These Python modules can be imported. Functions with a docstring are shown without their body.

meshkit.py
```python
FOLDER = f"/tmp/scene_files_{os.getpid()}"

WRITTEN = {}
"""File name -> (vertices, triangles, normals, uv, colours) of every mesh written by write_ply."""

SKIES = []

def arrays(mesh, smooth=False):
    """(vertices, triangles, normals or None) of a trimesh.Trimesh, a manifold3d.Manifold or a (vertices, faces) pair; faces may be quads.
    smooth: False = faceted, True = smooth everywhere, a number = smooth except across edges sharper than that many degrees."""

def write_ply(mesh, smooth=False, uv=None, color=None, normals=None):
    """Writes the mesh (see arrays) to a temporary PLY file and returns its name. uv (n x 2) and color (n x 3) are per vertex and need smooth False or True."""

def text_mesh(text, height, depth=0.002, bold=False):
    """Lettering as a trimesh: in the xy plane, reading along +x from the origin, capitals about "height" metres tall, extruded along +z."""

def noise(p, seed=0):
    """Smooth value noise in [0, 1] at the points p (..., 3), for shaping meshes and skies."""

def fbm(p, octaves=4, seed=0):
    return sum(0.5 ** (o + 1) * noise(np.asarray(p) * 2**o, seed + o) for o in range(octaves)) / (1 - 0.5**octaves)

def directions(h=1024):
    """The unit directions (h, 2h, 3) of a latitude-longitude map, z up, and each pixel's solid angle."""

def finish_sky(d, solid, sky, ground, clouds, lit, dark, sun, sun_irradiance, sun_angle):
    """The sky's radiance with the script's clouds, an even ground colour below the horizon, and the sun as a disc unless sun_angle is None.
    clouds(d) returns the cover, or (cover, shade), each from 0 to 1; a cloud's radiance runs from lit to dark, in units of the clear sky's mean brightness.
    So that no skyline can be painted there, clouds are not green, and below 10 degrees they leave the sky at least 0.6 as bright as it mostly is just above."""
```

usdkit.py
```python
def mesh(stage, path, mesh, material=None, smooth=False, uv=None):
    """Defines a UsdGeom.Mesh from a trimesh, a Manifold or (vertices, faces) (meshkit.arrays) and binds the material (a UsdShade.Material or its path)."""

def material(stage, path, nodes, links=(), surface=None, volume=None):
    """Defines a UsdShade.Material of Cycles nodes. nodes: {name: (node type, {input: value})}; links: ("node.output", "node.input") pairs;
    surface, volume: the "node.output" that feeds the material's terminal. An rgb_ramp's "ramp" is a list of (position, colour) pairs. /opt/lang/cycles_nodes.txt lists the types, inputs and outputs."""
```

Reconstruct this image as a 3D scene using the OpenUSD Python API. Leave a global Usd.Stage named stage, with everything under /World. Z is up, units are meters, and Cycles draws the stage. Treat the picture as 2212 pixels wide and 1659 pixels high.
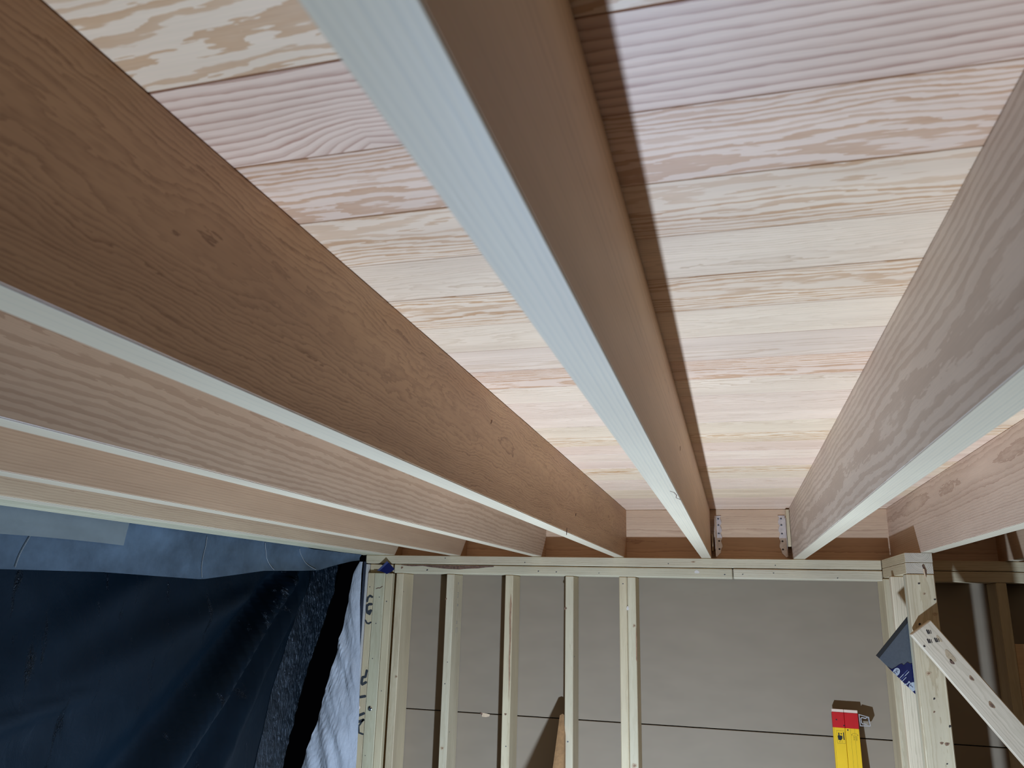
import math, random
import numpy as np, trimesh, manifold3d, usdkit, meshkit
from shapely.geometry import LineString, Polygon, Point
from shapely import affinity
from pxr import Usd, UsdGeom, UsdLux, Gf, Sdf, Vt
rng = random.Random(7)
nrng = np.random.default_rng(7)
stage = Usd.Stage.CreateInMemory()
UsdGeom.SetStageUpAxis(stage, UsdGeom.Tokens.z)
UsdGeom.SetStageMetersPerUnit(stage, 1.0)
UsdGeom.Xform.Define(stage, '/World'); UsdGeom.Scope.Define(stage, '/World/Looks')
ZC = 2.25                       # height of the lens above the floor; heights below are measured from the lens

# ------------------------------------------------------------------ camera, light, exposure
F_PX, W_PX = 1685.468, 2212.0
RIGHT = (0.963500748, 0.266568058, 0.024653173)
DOWN = (-0.048408249, 0.264058518, -0.963291099)
FWD = (-0.263292518, 0.926938277, 0.267324672)
cam = UsdGeom.Camera.Define(stage, '/World/camera')
cam.CreateHorizontalApertureAttr(36.0); cam.CreateFocalLengthAttr(36.0 * F_PX / W_PX)
cam.CreateFStopAttr(9.0); cam.CreateFocusDistanceAttr(2.6)
cam.CreateClippingRangeAttr((0.02, 200.0))
cam.CreateExposureAttr(0.0)
cam.AddTransformOp().Set(Gf.Matrix4d(*RIGHT, 0, *[-v for v in DOWN], 0, *[-v for v in FWD], 0, 0, 0, ZC, 1))
LAMP = np.array([-0.335, 2.08, -1.65])
lamp = UsdLux.SphereLight.Define(stage, '/World/work_lamp_light')
lamp.CreateRadiusAttr(0.03); lamp.CreateIntensityAttr(6300.0); lamp.CreateColorAttr(Gf.Vec3f(0.685, 1.0, 1.55)); lamp.CreateNormalizeAttr(False)
lamp.AddTranslateOp().Set(Gf.Vec3d(LAMP[0], LAMP[1], LAMP[2] + ZC))
dome = UsdLux.DomeLight.Define(stage, '/World/night_sky_light')
dome.CreateIntensityAttr(0.0003); dome.CreateColorAttr(Gf.Vec3f(0.6, 0.75, 1.0))

# ------------------------------------------------------------------ main measures (metres, x right, y into the room, z from the lens)
YW, YD, YH = 3.8359, 3.9759, 3.9379          # stud fronts, drywall, rim board
ZB, ZT = 0.2135, 0.4507                      # joist undersides (= top of the plates), ceiling
PITCH = 0.1357

# ------------------------------------------------------------------ materials
adj = lambda c: (min(1.0, c[0] * 1.08), c[1], c[2] * 0.915)
def mat(name, nodes, links, surface='p.BSDF'):
    return usdkit.material(stage, '/World/Looks/' + name, nodes, links, surface)
def plain(name, color, rough=0.6, metallic=0.0, var=0.0, scale=30.0, spec=0.5, bump=0.0):
    color = adj(color)
    nodes = {'p': ('principled_bsdf', {'base_color': color, 'roughness': rough, 'metallic': metallic, 'specular_ior_level': spec})}
    links = []
    if var or bump:
        nodes['t'] = ('texture_coordinate', {})
        nodes['n'] = ('noise_texture', {'scale': scale, 'detail': 5.0, 'roughness': 0.6})
        links += [('t.object', 'n.vector')]
    if var:
        nodes['r'] = ('rgb_ramp', {'ramp': [(0.25, tuple(c * (1 - var) for c in color)), (0.75, tuple(min(1, c * (1 + var)) for c in color))]})
        links += [('n.fac', 'r.fac'), ('r.color', 'p.base_color')]
    if bump:
        nodes['b'] = ('bump', {'strength': bump, 'distance': 0.002})
        links += [('n.fac', 'b.height'), ('b.normal', 'p.normal')]
    return mat(name, nodes, links)
def wood(name, early, late, ringw=0.005, warp=0.012, wscale=(1.2, 7.0, 7.0), warp2=0.0016, w2scale=(9.0, 45.0, 45.0), strength=0.8,
         rough=0.5, spec=0.35, vary=0.7, ramp=((0, 0), (0.45, 0.05), (0.72, 0.75), (0.9, 1.0), (0.97, 0.9), (1.0, 0.0)), mottle=0.10, fibre=0.10, streak=0.5, sscale=(22.0, 190.0, 190.0)):
    n = {
        'g': ('attribute', {'attribute': 'grain'}), 'tint': ('attribute', {'attribute': 'tint'}),
        's1': ('vector_math', {'math_type': 'multiply', 'vector2': wscale}),
        'n1': ('noise_texture', {'scale': 1.0, 'detail': 2.0, 'roughness': 0.45}),
        'c1': ('vector_math', {'math_type': 'subtract', 'vector2': (0.5, 0.5, 0.5)}),
        'k1': ('vector_math', {'math_type': 'multiply', 'vector2': (0, warp * 4, warp * 4)}),
        's2': ('vector_math', {'math_type': 'multiply', 'vector2': w2scale}),
        'n2': ('noise_texture', {'scale': 1.0, 'detail': 3.0, 'roughness': 0.6}),
        'c2': ('vector_math', {'math_type': 'subtract', 'vector2': (0.5, 0.5, 0.5)}),
        'k2': ('vector_math', {'math_type': 'multiply', 'vector2': (0, warp2 * 4, warp2 * 4)}),
        'flat': ('vector_math', {'math_type': 'multiply', 'vector2': (0.0, 1, 1)}),
        'a1': ('vector_math', {'math_type': 'add'}), 'a2': ('vector_math', {'math_type': 'add'}),
        'len': ('vector_math', {'math_type': 'length'}),
        'rv': ('noise_texture', {'dimensions': '1D', 'scale': 28.0, 'detail': 1.0}),
        'ring': ('math', {'math_type': 'multiply', 'value2': 1.0 / ringw}),
        'ring2': ('math', {'math_type': 'multiply_add', 'value2': 0.6}),
        's5': ('vector_math', {'math_type': 'multiply', 'vector2': sscale}),
        'n5': ('noise_texture', {'scale': 1.0, 'detail': 2.0}),
        'ring3': ('math', {'math_type': 'multiply_add', 'value2': streak * 2}),
        'fr': ('math', {'math_type': 'fraction'}), 'fl': ('math', {'math_type': 'floor'}),
        'wn': ('white_noise_texture', {'dimensions': '1D'}),
        'st': ('map_range', {'to_min': strength * (1 - vary), 'to_max': strength}),
        'ramp': ('rgb_ramp', {'ramp': [(a, (b, b, b)) for a, b in ramp]}),
        'f': ('math', {'math_type': 'multiply'}),
        'mix': ('mix', {'mix_type': 'mix', 'color1': adj(early), 'color2': adj(late)}),
        's3': ('vector_math', {'math_type': 'multiply', 'vector2': (14.0, 750.0, 750.0)}),
        'n3': ('noise_texture', {'scale': 1.0, 'detail': 3.0}),
        'm3': ('map_range', {'to_min': 1 - fibre, 'to_max': 1 + fibre}),
        's4': ('vector_math', {'math_type': 'multiply', 'vector2': (2.2, 12.0, 12.0)}),
        'n4': ('noise_texture', {'scale': 1.0, 'detail': 3.0}),
        'm4': ('rgb_ramp', {'ramp': [(0.25, (1 - mottle, 1 - mottle * 1.3, 1 - mottle * 1.5)), (0.75, (1 + mottle, 1 + mottle, 1 + mottle * 0.9))]}),
        'x3': ('mix', {'mix_type': 'multiply', 'fac': 1.0}), 'x4': ('mix', {'mix_type': 'multiply', 'fac': 1.0}), 'x5': ('mix', {'mix_type': 'multiply', 'fac': 1.0}),
        'bp': ('bump', {'strength': 0.12, 'distance': 0.001}),
        'p': ('principled_bsdf', {'roughness': rough, 'specular_ior_level': spec}),
    }
    l = [('g.vector', 's1.vector1'), ('s1.vector', 'n1.vector'), ('n1.color', 'c1.vector1'), ('c1.vector', 'k1.vector1'),
         ('g.vector', 's2.vector1'), ('s2.vector', 'n2.vector'), ('n2.color', 'c2.vector1'), ('c2.vector', 'k2.vector1'),
         ('g.vector', 'flat.vector1'), ('flat.vector', 'a1.vector1'), ('k1.vector', 'a1.vector2'), ('a1.vector', 'a2.vector1'), ('k2.vector', 'a2.vector2'),
         ('a2.vector', 'len.vector1'), ('len.value', 'rv.w'), ('len.value', 'ring.value1'), ('rv.fac', 'ring2.value1'), ('ring.value', 'ring2.value3'),
         ('g.vector', 's5.vector1'), ('s5.vector', 'n5.vector'), ('n5.fac', 'ring3.value1'), ('ring2.value', 'ring3.value3'), ('ring3.value', 'fr.value1'), ('ring3.value', 'fl.value1'), ('fl.value', 'wn.w'), ('wn.value', 'st.value'),
         ('fr.value', 'ramp.fac'), ('ramp.color', 'f.value1'), ('st.result', 'f.value2'), ('f.value', 'mix.fac'),
         ('g.vector', 's3.vector1'), ('s3.vector', 'n3.vector'), ('n3.fac', 'm3.value'), ('g.vector', 's4.vector1'), ('s4.vector', 'n4.vector'), ('n4.fac', 'm4.fac'),
         ('mix.color', 'x3.color1'), ('m3.result', 'x3.color2'), ('x3.color', 'x4.color1'), ('m4.color', 'x4.color2'), ('x4.color', 'x5.color1'), ('tint.color', 'x5.color2'),
         ('x5.color', 'p.base_color'), ('n3.fac', 'bp.height'), ('bp.normal', 'p.normal')]
    return mat(name, n, l)

EARLY, LATE = (0.715, 0.53, 0.37), (0.48, 0.250, 0.105)
FLAME = ((0, 0), (0.50, 0.0), (0.58, 0.85), (0.92, 1.0), (0.985, 0.95), (1.0, 0.0))
LINE = ((0, 0), (0.35, 0.05), (0.75, 0.55), (0.93, 1.0), (1.0, 0.0))
WOODS = {
    'plank_broad': wood('plank_broad', EARLY, LATE, 0.0072, warp=0.0075, wscale=(5, 15, 15), warp2=0.0010, w2scale=(24, 60, 60), strength=0.95, vary=0.6, ramp=FLAME, streak=0.5),
    'plank_stripe': wood('plank_stripe', EARLY, (0.40, 0.215, 0.13), 0.0118, warp=0.0065, wscale=(1.6, 5, 5), warp2=0.0004, strength=1.0, vary=0.3, ramp=LINE, streak=0.25),
    'plank_fine': wood('plank_fine', EARLY, (0.46, 0.29, 0.165), 0.0034, warp=0.005, wscale=(5, 16, 16), warp2=0.0007, w2scale=(30, 80, 80), strength=0.8, ramp=LINE, streak=0.5),
    'plank_plain': wood('plank_plain', EARLY, (0.52, 0.34, 0.20), 0.0045, warp=0.004, wscale=(2, 8, 8), strength=0.65, mottle=0.12, streak=0.4),
    'joist_curly': wood('joist_curly', (0.47, 0.31, 0.178), (0.20, 0.105, 0.05), 0.0042, warp=0.0075, wscale=(5, 14, 14), warp2=0.0014, w2scale=(28, 70, 70), strength=0.95, mottle=0.16, streak=0.7, ramp=LINE),
    'joist_bold': wood('joist_bold', (0.58, 0.46, 0.335), (0.44, 0.325, 0.225), 0.0108, warp=0.006, wscale=(2.2, 8, 8), warp2=0.0010, w2scale=(18, 45, 45), strength=0.9, vary=0.4, ramp=FLAME, streak=0.35),
    'joist_plain': wood('joist_plain', (0.56, 0.40, 0.255), (0.41, 0.265, 0.16), 0.0055, warp=0.003, wscale=(0.8, 4, 4), warp2=0.0004, strength=0.75, ramp=LINE, streak=0.25),
    'joist_wave': wood('joist_wave', (0.56, 0.41, 0.275), (0.36, 0.23, 0.145), 0.0062, warp=0.005, wscale=(2, 7, 7), warp2=0.0010, w2scale=(16, 45, 45), strength=0.85, ramp=LINE, streak=0.35),
    'planed_edge': wood('planed_edge', (0.575, 0.465, 0.310), (0.45, 0.375, 0.265), 0.0058, warp=0.002, wscale=(0.8, 4, 4), warp2=0.0003, strength=0.9, vary=0.6, ramp=LINE, streak=0.2, mottle=0.07, fibre=0.05),
    'stud_pine': wood('stud_pine', (0.515, 0.43, 0.29), (0.37, 0.285, 0.165), 0.0048, warp=0.004, wscale=(1.0, 6, 6), strength=0.65, mottle=0.12, rough=0.6, streak=0.4),
    'brace_pine': wood('brace_pine', (0.60, 0.48, 0.33), (0.40, 0.31, 0.20), 0.0048, warp=0.003, wscale=(0.8, 5, 5), strength=0.65, mottle=0.10, rough=0.6, streak=0.3),
    'end_grain': wood('end_grain', (0.52, 0.43, 0.31), (0.33, 0.26, 0.18), 0.0055, warp=0.001, warp2=0.0003, strength=0.85, rough=0.6, streak=0.0),
}
M = {
    'drywall': mat('drywall', {
        't': ('texture_coordinate', {}), 'm': ('mapping', {'scale': (3.0, 1.0, 9.0)}), 'n': ('noise_texture', {'scale': 1.5, 'detail': 6.0, 'roughness': 0.6}),
        'm2': ('mapping', {'scale': (900.0, 900.0, 900.0)}), 'n2': ('noise_texture', {'scale': 1.0, 'detail': 1.0}),
        'r': ('rgb_ramp', {'ramp': [(0.3, (0.258, 0.181, 0.108)), (0.7, (0.284, 0.199, 0.119))]}),
        'r2': ('rgb_ramp', {'ramp': [(0.3, (0.92, 0.92, 0.92)), (0.7, (1.06, 1.06, 1.06))]}),
        'x': ('mix', {'mix_type': 'multiply', 'fac': 1.0}), 'p': ('principled_bsdf', {'roughness': 0.75, 'specular_ior_level': 0.2})},
        [('t.object', 'm.vector'), ('m.vector', 'n.vector'), ('n.fac', 'r.fac'), ('t.object', 'm2.vector'), ('m2.vector', 'n2.vector'), ('n2.fac', 'r2.fac'),
         ('r.color', 'x.color1'), ('r2.color', 'x.color2'), ('x.color', 'p.base_color')]),
    'subfloor': plain('subfloor', (0.05, 0.042, 0.034), 0.8, var=0.2, scale=4.0),
    'galvanised': plain('galvanised', (0.74, 0.72, 0.70), 0.38, 0.85, var=0.18, scale=60.0),
    'nail_steel': plain('nail_steel', (0.10, 0.095, 0.09), 0.5, 0.4),
    'bright_steel': plain('bright_steel', (0.75, 0.77, 0.76), 0.18, 1.0),
    'dark_hole': plain('dark_hole', (0.035, 0.024, 0.016), 0.9),
    'knot': plain('knot', (0.24, 0.135, 0.065), 0.7, var=0.35, scale=160.0),
    'knot_pale': plain('knot_pale', (0.42, 0.295, 0.165), 0.7, var=0.2, scale=160.0),
    'bark': plain('bark', (0.13, 0.066, 0.036), 0.85, var=0.6, scale=90.0, bump=0.8),
    'stain': plain('stain', (0.30, 0.17, 0.085), 0.75, var=0.3, scale=50.0),
    'paint_black': plain('paint_black', (0.03, 0.032, 0.032), 0.7, var=0.2, scale=80.0),
    'stamp_ink': plain('stamp_ink', (0.22, 0.20, 0.18), 0.8),
    'membrane_gray': plain('membrane_gray', (0.083, 0.090, 0.098), 0.55, var=0.12, scale=90.0),
    'membrane_edge': plain('membrane_edge', (0.022, 0.02, 0.018), 0.6),
    'membrane_navy': plain('membrane_navy', (0.005, 0.008, 0.060), 0.35),
    'print_white': plain('print_white', (0.41, 0.43, 0.45), 0.5),
    'print_blue': plain('print_blue', (0.08, 0.10, 0.22), 0.5),
    'pole_yellow': plain('pole_yellow', (0.80, 0.47, 0.012), 0.42, var=0.05, scale=8.0),
    'pole_red': plain('pole_red', (0.50, 0.010, 0.011), 0.4, var=0.06, scale=20.0),
    'pole_white': plain('pole_white', (0.70, 0.52, 0.38), 0.5),
    'pole_line': plain('pole_line', (0.27, 0.20, 0.01), 0.5),
    'print_black': plain('print_black', (0.012, 0.012, 0.010), 0.5),
    'aluminium': plain('aluminium', (0.78, 0.78, 0.77), 0.35, 0.7),
    'resin': plain('resin', (0.60, 0.52, 0.42), 0.4),
    'offcut': plain('offcut', (0.52, 0.31, 0.14), 0.7, var=0.25, scale=40.0),
    'shim': plain('shim', (0.60, 0.42, 0.25), 0.7, var=0.15, scale=40.0),
}
def sheet_mat(name, color, rough, translucent=0.0, alpha=1.0, bump=0.4, bscale=(3, 10, 10), detail=6.0, var=0.25, vscale=3.0, coat=0.0, spec=0.3):
    color = adj(color)
    n = {'t': ('texture_coordinate', {}), 'm': ('mapping', {'scale': bscale}), 'n': ('noise_texture', {'scale': 1.0, 'detail': detail, 'roughness': 0.6, 'distortion': 0.6}),
         'v': ('noise_texture', {'scale': vscale, 'detail': 5.0, 'roughness': 0.65}),
         'r': ('rgb_ramp', {'ramp': [(0.3, tuple(c * (1 - var) for c in color)), (0.7, tuple(min(1, c * (1 + var)) for c in color))]}),
         'b': ('bump', {'strength': bump, 'distance': 0.012}), 'p': ('principled_bsdf', {'roughness': rough, 'specular_ior_level': spec, 'alpha': alpha, 'coat_weight': coat, 'coat_roughness': 0.15})}
    l = [('t.object', 'm.vector'), ('m.vector', 'n.vector'), ('t.object', 'v.vector'), ('v.fac', 'r.fac'), ('r.color', 'p.base_color'), ('n.fac', 'b.height'), ('b.normal', 'p.normal')]
    surf = 'p.BSDF'
    if translucent:
        n['tr'] = ('translucent_bsdf', {}); n['mx'] = ('mix_closure', {'fac': translucent})
        l += [('r.color', 'tr.color'), ('p.BSDF', 'mx.closure1'), ('tr.BSDF', 'mx.closure2')]
        surf = 'mx.closure'
    return mat(name, n, l, surf)
M['tarp'] = mat('tarp', {
    't': ('texture_coordinate', {}), 'v': ('noise_texture', {'scale': 2.0, 'detail': 5.0, 'roughness': 0.65}),
    'r': ('rgb_ramp', {'ramp': [(0.3, adj((0.0018, 0.0052, 0.0088))), (0.7, adj((0.0032, 0.0088, 0.0145)))]}),
    'm1': ('mapping', {'scale': (6, 9, 5)}), 'n1': ('noise_texture', {'scale': 1.0, 'detail': 6.0, 'roughness': 0.6, 'distortion': 0.6}), 'b1': ('bump', {'strength': 0.35, 'distance': 0.012}),
    'p': ('principled_bsdf', {'roughness': 0.5, 'specular_ior_level': 0.14}),
    'm2': ('mapping', {'scale': (9, 16, 3.2)}), 'n2': ('noise_texture', {'scale': 1.0, 'detail': 4.0, 'roughness': 0.6}),
    'k': ('rgb_ramp', {'ramp': [(0.60, (0, 0, 0)), (0.68, (0.8, 0.8, 0.8))]}),
    'm3': ('mapping', {'scale': (150, 150, 80)}), 'n3': ('noise_texture', {'scale': 1.0, 'detail': 3.0, 'distortion': 1.0}), 'b3': ('bump', {'strength': 1.0, 'distance': 0.06}),
    'q': ('principled_bsdf', {'base_color': (0.004, 0.009, 0.014), 'roughness': 0.25, 'specular_ior_level': 0.8}), 'x': ('mix_closure', {})},
    [('t.object', 'v.vector'), ('v.fac', 'r.fac'), ('r.color', 'p.base_color'), ('t.object', 'm1.vector'), ('m1.vector', 'n1.vector'), ('n1.fac', 'b1.height'), ('b1.normal', 'p.normal'),
     ('t.object', 'm2.vector'), ('m2.vector', 'n2.vector'), ('n2.fac', 'k.fac'), ('t.object', 'm3.vector'), ('m3.vector', 'n3.vector'), ('n3.fac', 'b3.height'), ('b3.normal', 'q.normal'),
     ('k.color', 'x.fac'), ('p.BSDF', 'x.closure1'), ('q.BSDF', 'x.closure2')], 'x.closure')
M['tarp_gloss'] = sheet_mat('tarp_gloss', (0.0035, 0.0085, 0.0135), 0.25, bump=1.0, bscale=(60, 80, 36), var=0.3, vscale=9.0, spec=0.6)
M['poly'] = sheet_mat('poly', (0.070, 0.098, 0.125), 0.5, translucent=0.15, bump=0.15, var=0.38, vscale=5.0)
M['poly_patch'] = sheet_mat('poly_patch', (0.13, 0.145, 0.14), 0.55, bump=0.1, var=0.1, vscale=6.0)
M['poly_crease'] = plain('poly_crease', (0.22, 0.22, 0.21), 0.4)
M['wrap'] = sheet_mat('wrap', (0.40, 0.40, 0.40), 0.6, bump=0.6, bscale=(26, 26, 9), detail=5.0, var=0.12, vscale=8.0)
M['wrap_dark'] = sheet_mat('wrap_dark', (0.03, 0.032, 0.04), 0.6, bump=0.2, var=0.2, vscale=8.0)

# ------------------------------------------------------------------ builders
used = {}
def numbered(parent, name):
    k = (parent, name); used[k] = used.get(k, -1) + 1
    return f'{parent}/{name}' + (f'_{used[k]:03d}' if used[k] else '')
def tag(prim, label=None, cat=None, group=None, kind=None):
    for k, v in (('label', label), ('category', cat), ('group', group), ('kind', kind)):
        if v: prim.SetCustomDataByKey(k, v)
    return prim
origin = {}
def thing(name, label=None, cat=None, loc=(0, 0, 0), group=None, kind=None):
    path = numbered('/World', name)
    x = UsdGeom.Xform.Define(stage, path); x.AddTranslateOp().Set(Gf.Vec3d(loc[0], loc[1], loc[2] + ZC))
    origin[path] = np.array([loc[0], loc[1], loc[2] + ZC])
    tag(x.GetPrim(), label, cat, group, kind)
    return path
def put(name, mesh, material, parent='/World', grain=None, tint=None, edge=None, smooth=False, label=None, cat=None, group=None, kind=None):
    """mesh: (v, f) or trimesh, z measured from the lens."""
    v, f, n = meshkit.arrays(mesh, smooth)
    path = numbered(parent, name)
    root = '/'.join(path.split('/')[:3])
    v = v + np.array([0, 0, ZC]) - origin.get(root, np.zeros(3))
    m = usdkit.mesh(stage, path, (v, f), material)
    if n is not None:
        m.CreateNormalsAttr(Vt.Vec3fArray.FromNumpy(n.astype(np.float32))); m.SetNormalsInterpolation('vertex')
    api = UsdGeom.PrimvarsAPI(m)
    if grain is not None:
        api.CreatePrimvar('grain', Sdf.ValueTypeNames.Float3Array, 'vertex').Set(Vt.Vec3fArray.FromNumpy(np.asarray(grain, np.float32)))
        t = np.tile(np.asarray(tint if tint is not None else (1, 1, 1), np.float32), (len(f), 1))
        if edge is not None:          # narrow faces of another shade: edge = (axis, tint)
            fn = np.cross(v[f[:, 1]] - v[f[:, 0]], v[f[:, 2]] - v[f[:, 0]]); fn /= np.maximum(np.linalg.norm(fn, axis=1, keepdims=True), 1e-12)
            t[np.abs(fn[:, edge[0]]) > 0.6] = edge[1]
        api.CreatePrimvar('tint', Sdf.ValueTypeNames.Color3fArray, 'uniform').Set(Vt.Vec3fArray.FromNumpy(t))
    tag(m.GetPrim(), label, cat, group, kind)
    return path
def cbox(lo, hi, c=0.0015):
    lo, hi = np.array(lo, float), np.array(hi, float)
    c = min(c, *(0.3 * (hi - lo)))
    pts = []
    for s in np.ndindex(2, 2, 2):
        p = np.where(np.array(s) == 0, lo, hi); sg = np.where(np.array(s) == 0, 1, -1)
        for k in range(3):
            q = p + sg * c; q[k] = p[k]; pts.append(q)
    h = trimesh.convex.convex_hull(np.array(pts))
    return np.array(h.vertices), np.array(h.faces)
AX = {'x': 0, 'y': 1, 'z': 2}
def board(name, lo, hi, wood_name, axis, pith=(0.03, 0.06), gs=1.0, tint=(1, 1, 1), parent='/World', c=0.0015, T=None, seed=None, swirl=None, **kw):
    """A sawn board along an axis; pith = offset of the tree's centre from the board's centre across its two other axes, so that the rings run as they would in the log."""
    v, f = cbox(lo, hi, c)
    a = AX[axis]; o = [k for k in range(3) if k != a]
    if swirl is not None:
        v, f = trimesh.remesh.subdivide_to_size(v, f, 0.035)
    ctr = (np.array(lo) + np.array(hi)) / 2
    s = rng.random() * 40 if seed is None else seed
    g = np.stack([v[:, a] + s, (v[:, o[0]] - ctr[o[0]] - pith[0]) * gs, (v[:, o[1]] - ctr[o[1]] - pith[1]) * gs], 1)
    if swirl is not None:          # the fibres part round a knot near the board's edge
        dx, dy = v[:, 0] - swirl[0], v[:, 1] - swirl[1]
        g[:, 1] += 0.055 * gs * np.exp(-(dx / 0.075) ** 2 - (dy / 0.055) ** 2)
    if T is not None:
        v = v @ T[:3, :3].T + T[:3, 3]
    return put(name, (v, f), WOODS[wood_name], parent, g, tint, **kw)
def flat(name, poly, frame, thick, material, parent='/World', **kw):
    """A thin shape drawn in 2-D (metres) on a plane: frame = (origin, u, v); it stands thick metres proud along u x v."""
    o, u, v = (np.array(k, float) for k in frame)
    n = np.cross(u, v); n /= np.linalg.norm(n)
    ms = [trimesh.creation.extrude_polygon(g, thick, engine='earcut') for g in getattr(poly, 'geoms', [poly])]
    m = trimesh.util.concatenate(ms)
    p = np.array(m.vertices)
    q = o + p[:, :1] * u + p[:, 1:2] * v + p[:, 2:] * n
    return put(name, (q, np.array(m.faces)), material, parent, **kw)
def disc(name, at, normal, r, material, parent, squash=1.0, turn=0.0, thick=0.0006, n=14):
    nrm = np.array(normal, float); nrm /= np.linalg.norm(nrm)
    h = np.array([0, 0, 1.0]) if abs(nrm[2]) < 0.9 else np.array([0, 1.0, 0])
    u = np.cross(h, nrm); u /= np.linalg.norm(u); v = np.cross(nrm, u)
    a = np.linspace(0, 2 * np.pi, n, endpoint=False)
    j = 1 + 0.12 * np.sin(3 * a + turn * 5) + 0.06 * np.sin(5 * a + turn)
    pts = np.stack([r * np.cos(a) * j, r * squash * np.sin(a) * j], 1)
    ct, st = math.cos(turn), math.sin(turn)
    pts = pts @ np.array([[ct, st], [-st, ct]])
    out = flat(name, Polygon(pts), (at, u, v), thick, material, parent)
    if name == 'knot':
        flat('knot_heart', Polygon(pts * 0.5 + np.array([0.1, 0.08]) * r), (at, u, v), thick + 0.0003, M['bark'] if material is M['knot'] else M['knot'], parent)
    return out
# faces of boards seen by the camera
FRONT = lambda x, y, z: ((x, y, z), (1, 0, 0), (0, 0, 1))      # plane facing the camera side (-y), drawn in x and z

# ------------------------------------------------------------------ floor, ceiling, back wall
put('floor', cbox((-2.6, -2.0, -ZC - 0.02), (2.6, 4.1, -ZC)), M['subfloor'], kind='structure', label='bare plywood subfloor below the framed wall')

ceil = thing('ceiling', 'tongue and groove fir plank ceiling above the joists', None, (0, 0, ZT), kind='structure')
PK = ['plank_broad', 'plank_stripe', 'plank_fine', 'plank_plain']
TINTS = [(1.0, 0.95, 0.95), (1.0, 1.0, 0.93), (1.03, 1.03, 1.0), (1.0, 0.97, 0.96), (1.0, 0.99, 0.90), (0.98, 0.92, 0.90), (1.02, 1.0, 0.99)]
order = {0: ('plank_broad', (1.0, 1.0, 0.96), (0.012, 0.045), 0.9), 1: ('plank_stripe', (1.0, 0.955, 0.97), (-0.125, 0.03), 1.0), 2: ('plank_broad', (1.0, 0.955, 0.96), (0.045, 0.05), 0.95),
         3: ('plank_broad', (1.0, 0.985, 0.94), (-0.03, 0.05), 1.2), 4: ('plank_fine', (1.02, 1.02, 0.98), (0.03, 0.07), 1.0), 5: ('plank_broad', (1.0, 0.985, 0.93), (-0.01, 0.05), 1.4),
         6: ('plank_fine', (1.03, 1.03, 0.98), (0.0, 0.05), 1.0), 7: ('plank_plain', (1.0, 0.99, 0.99), (0.03, 0.05), 1.0)}
k0 = -9
for k in range(k0, 29):
    y0 = 0.5168 + PITCH * (k - 1)
    y1 = y0 + PITCH
    if y0 > YH - 0.004: break
    y1 = min(y1, YH + 0.036)
    if k in order: wn, ti, pi_, gs = order[k]
    else:
        wn = PK[[0, 2, 3, 2, 0, 3][rng.randrange(6)]]; ti = TINTS[rng.randrange(len(TINTS))]
        pi_ = (rng.uniform(-0.06, 0.06), rng.uniform(0.03, 0.08)); gs = rng.uniform(0.8, 1.4)
    dz = rng.uniform(0, 0.0006)
    if k == 1: swirl = (-0.330, y0 + 0.120)
    board('plank', (-1.93, y0 + 0.0003, ZT + dz), (2.4, y1 - 0.0003, ZT + 0.038), wn, 'x', pi_, gs, ti, parent=ceil, c=0.0011, swirl=swirl if k == 1 else None)

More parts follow.
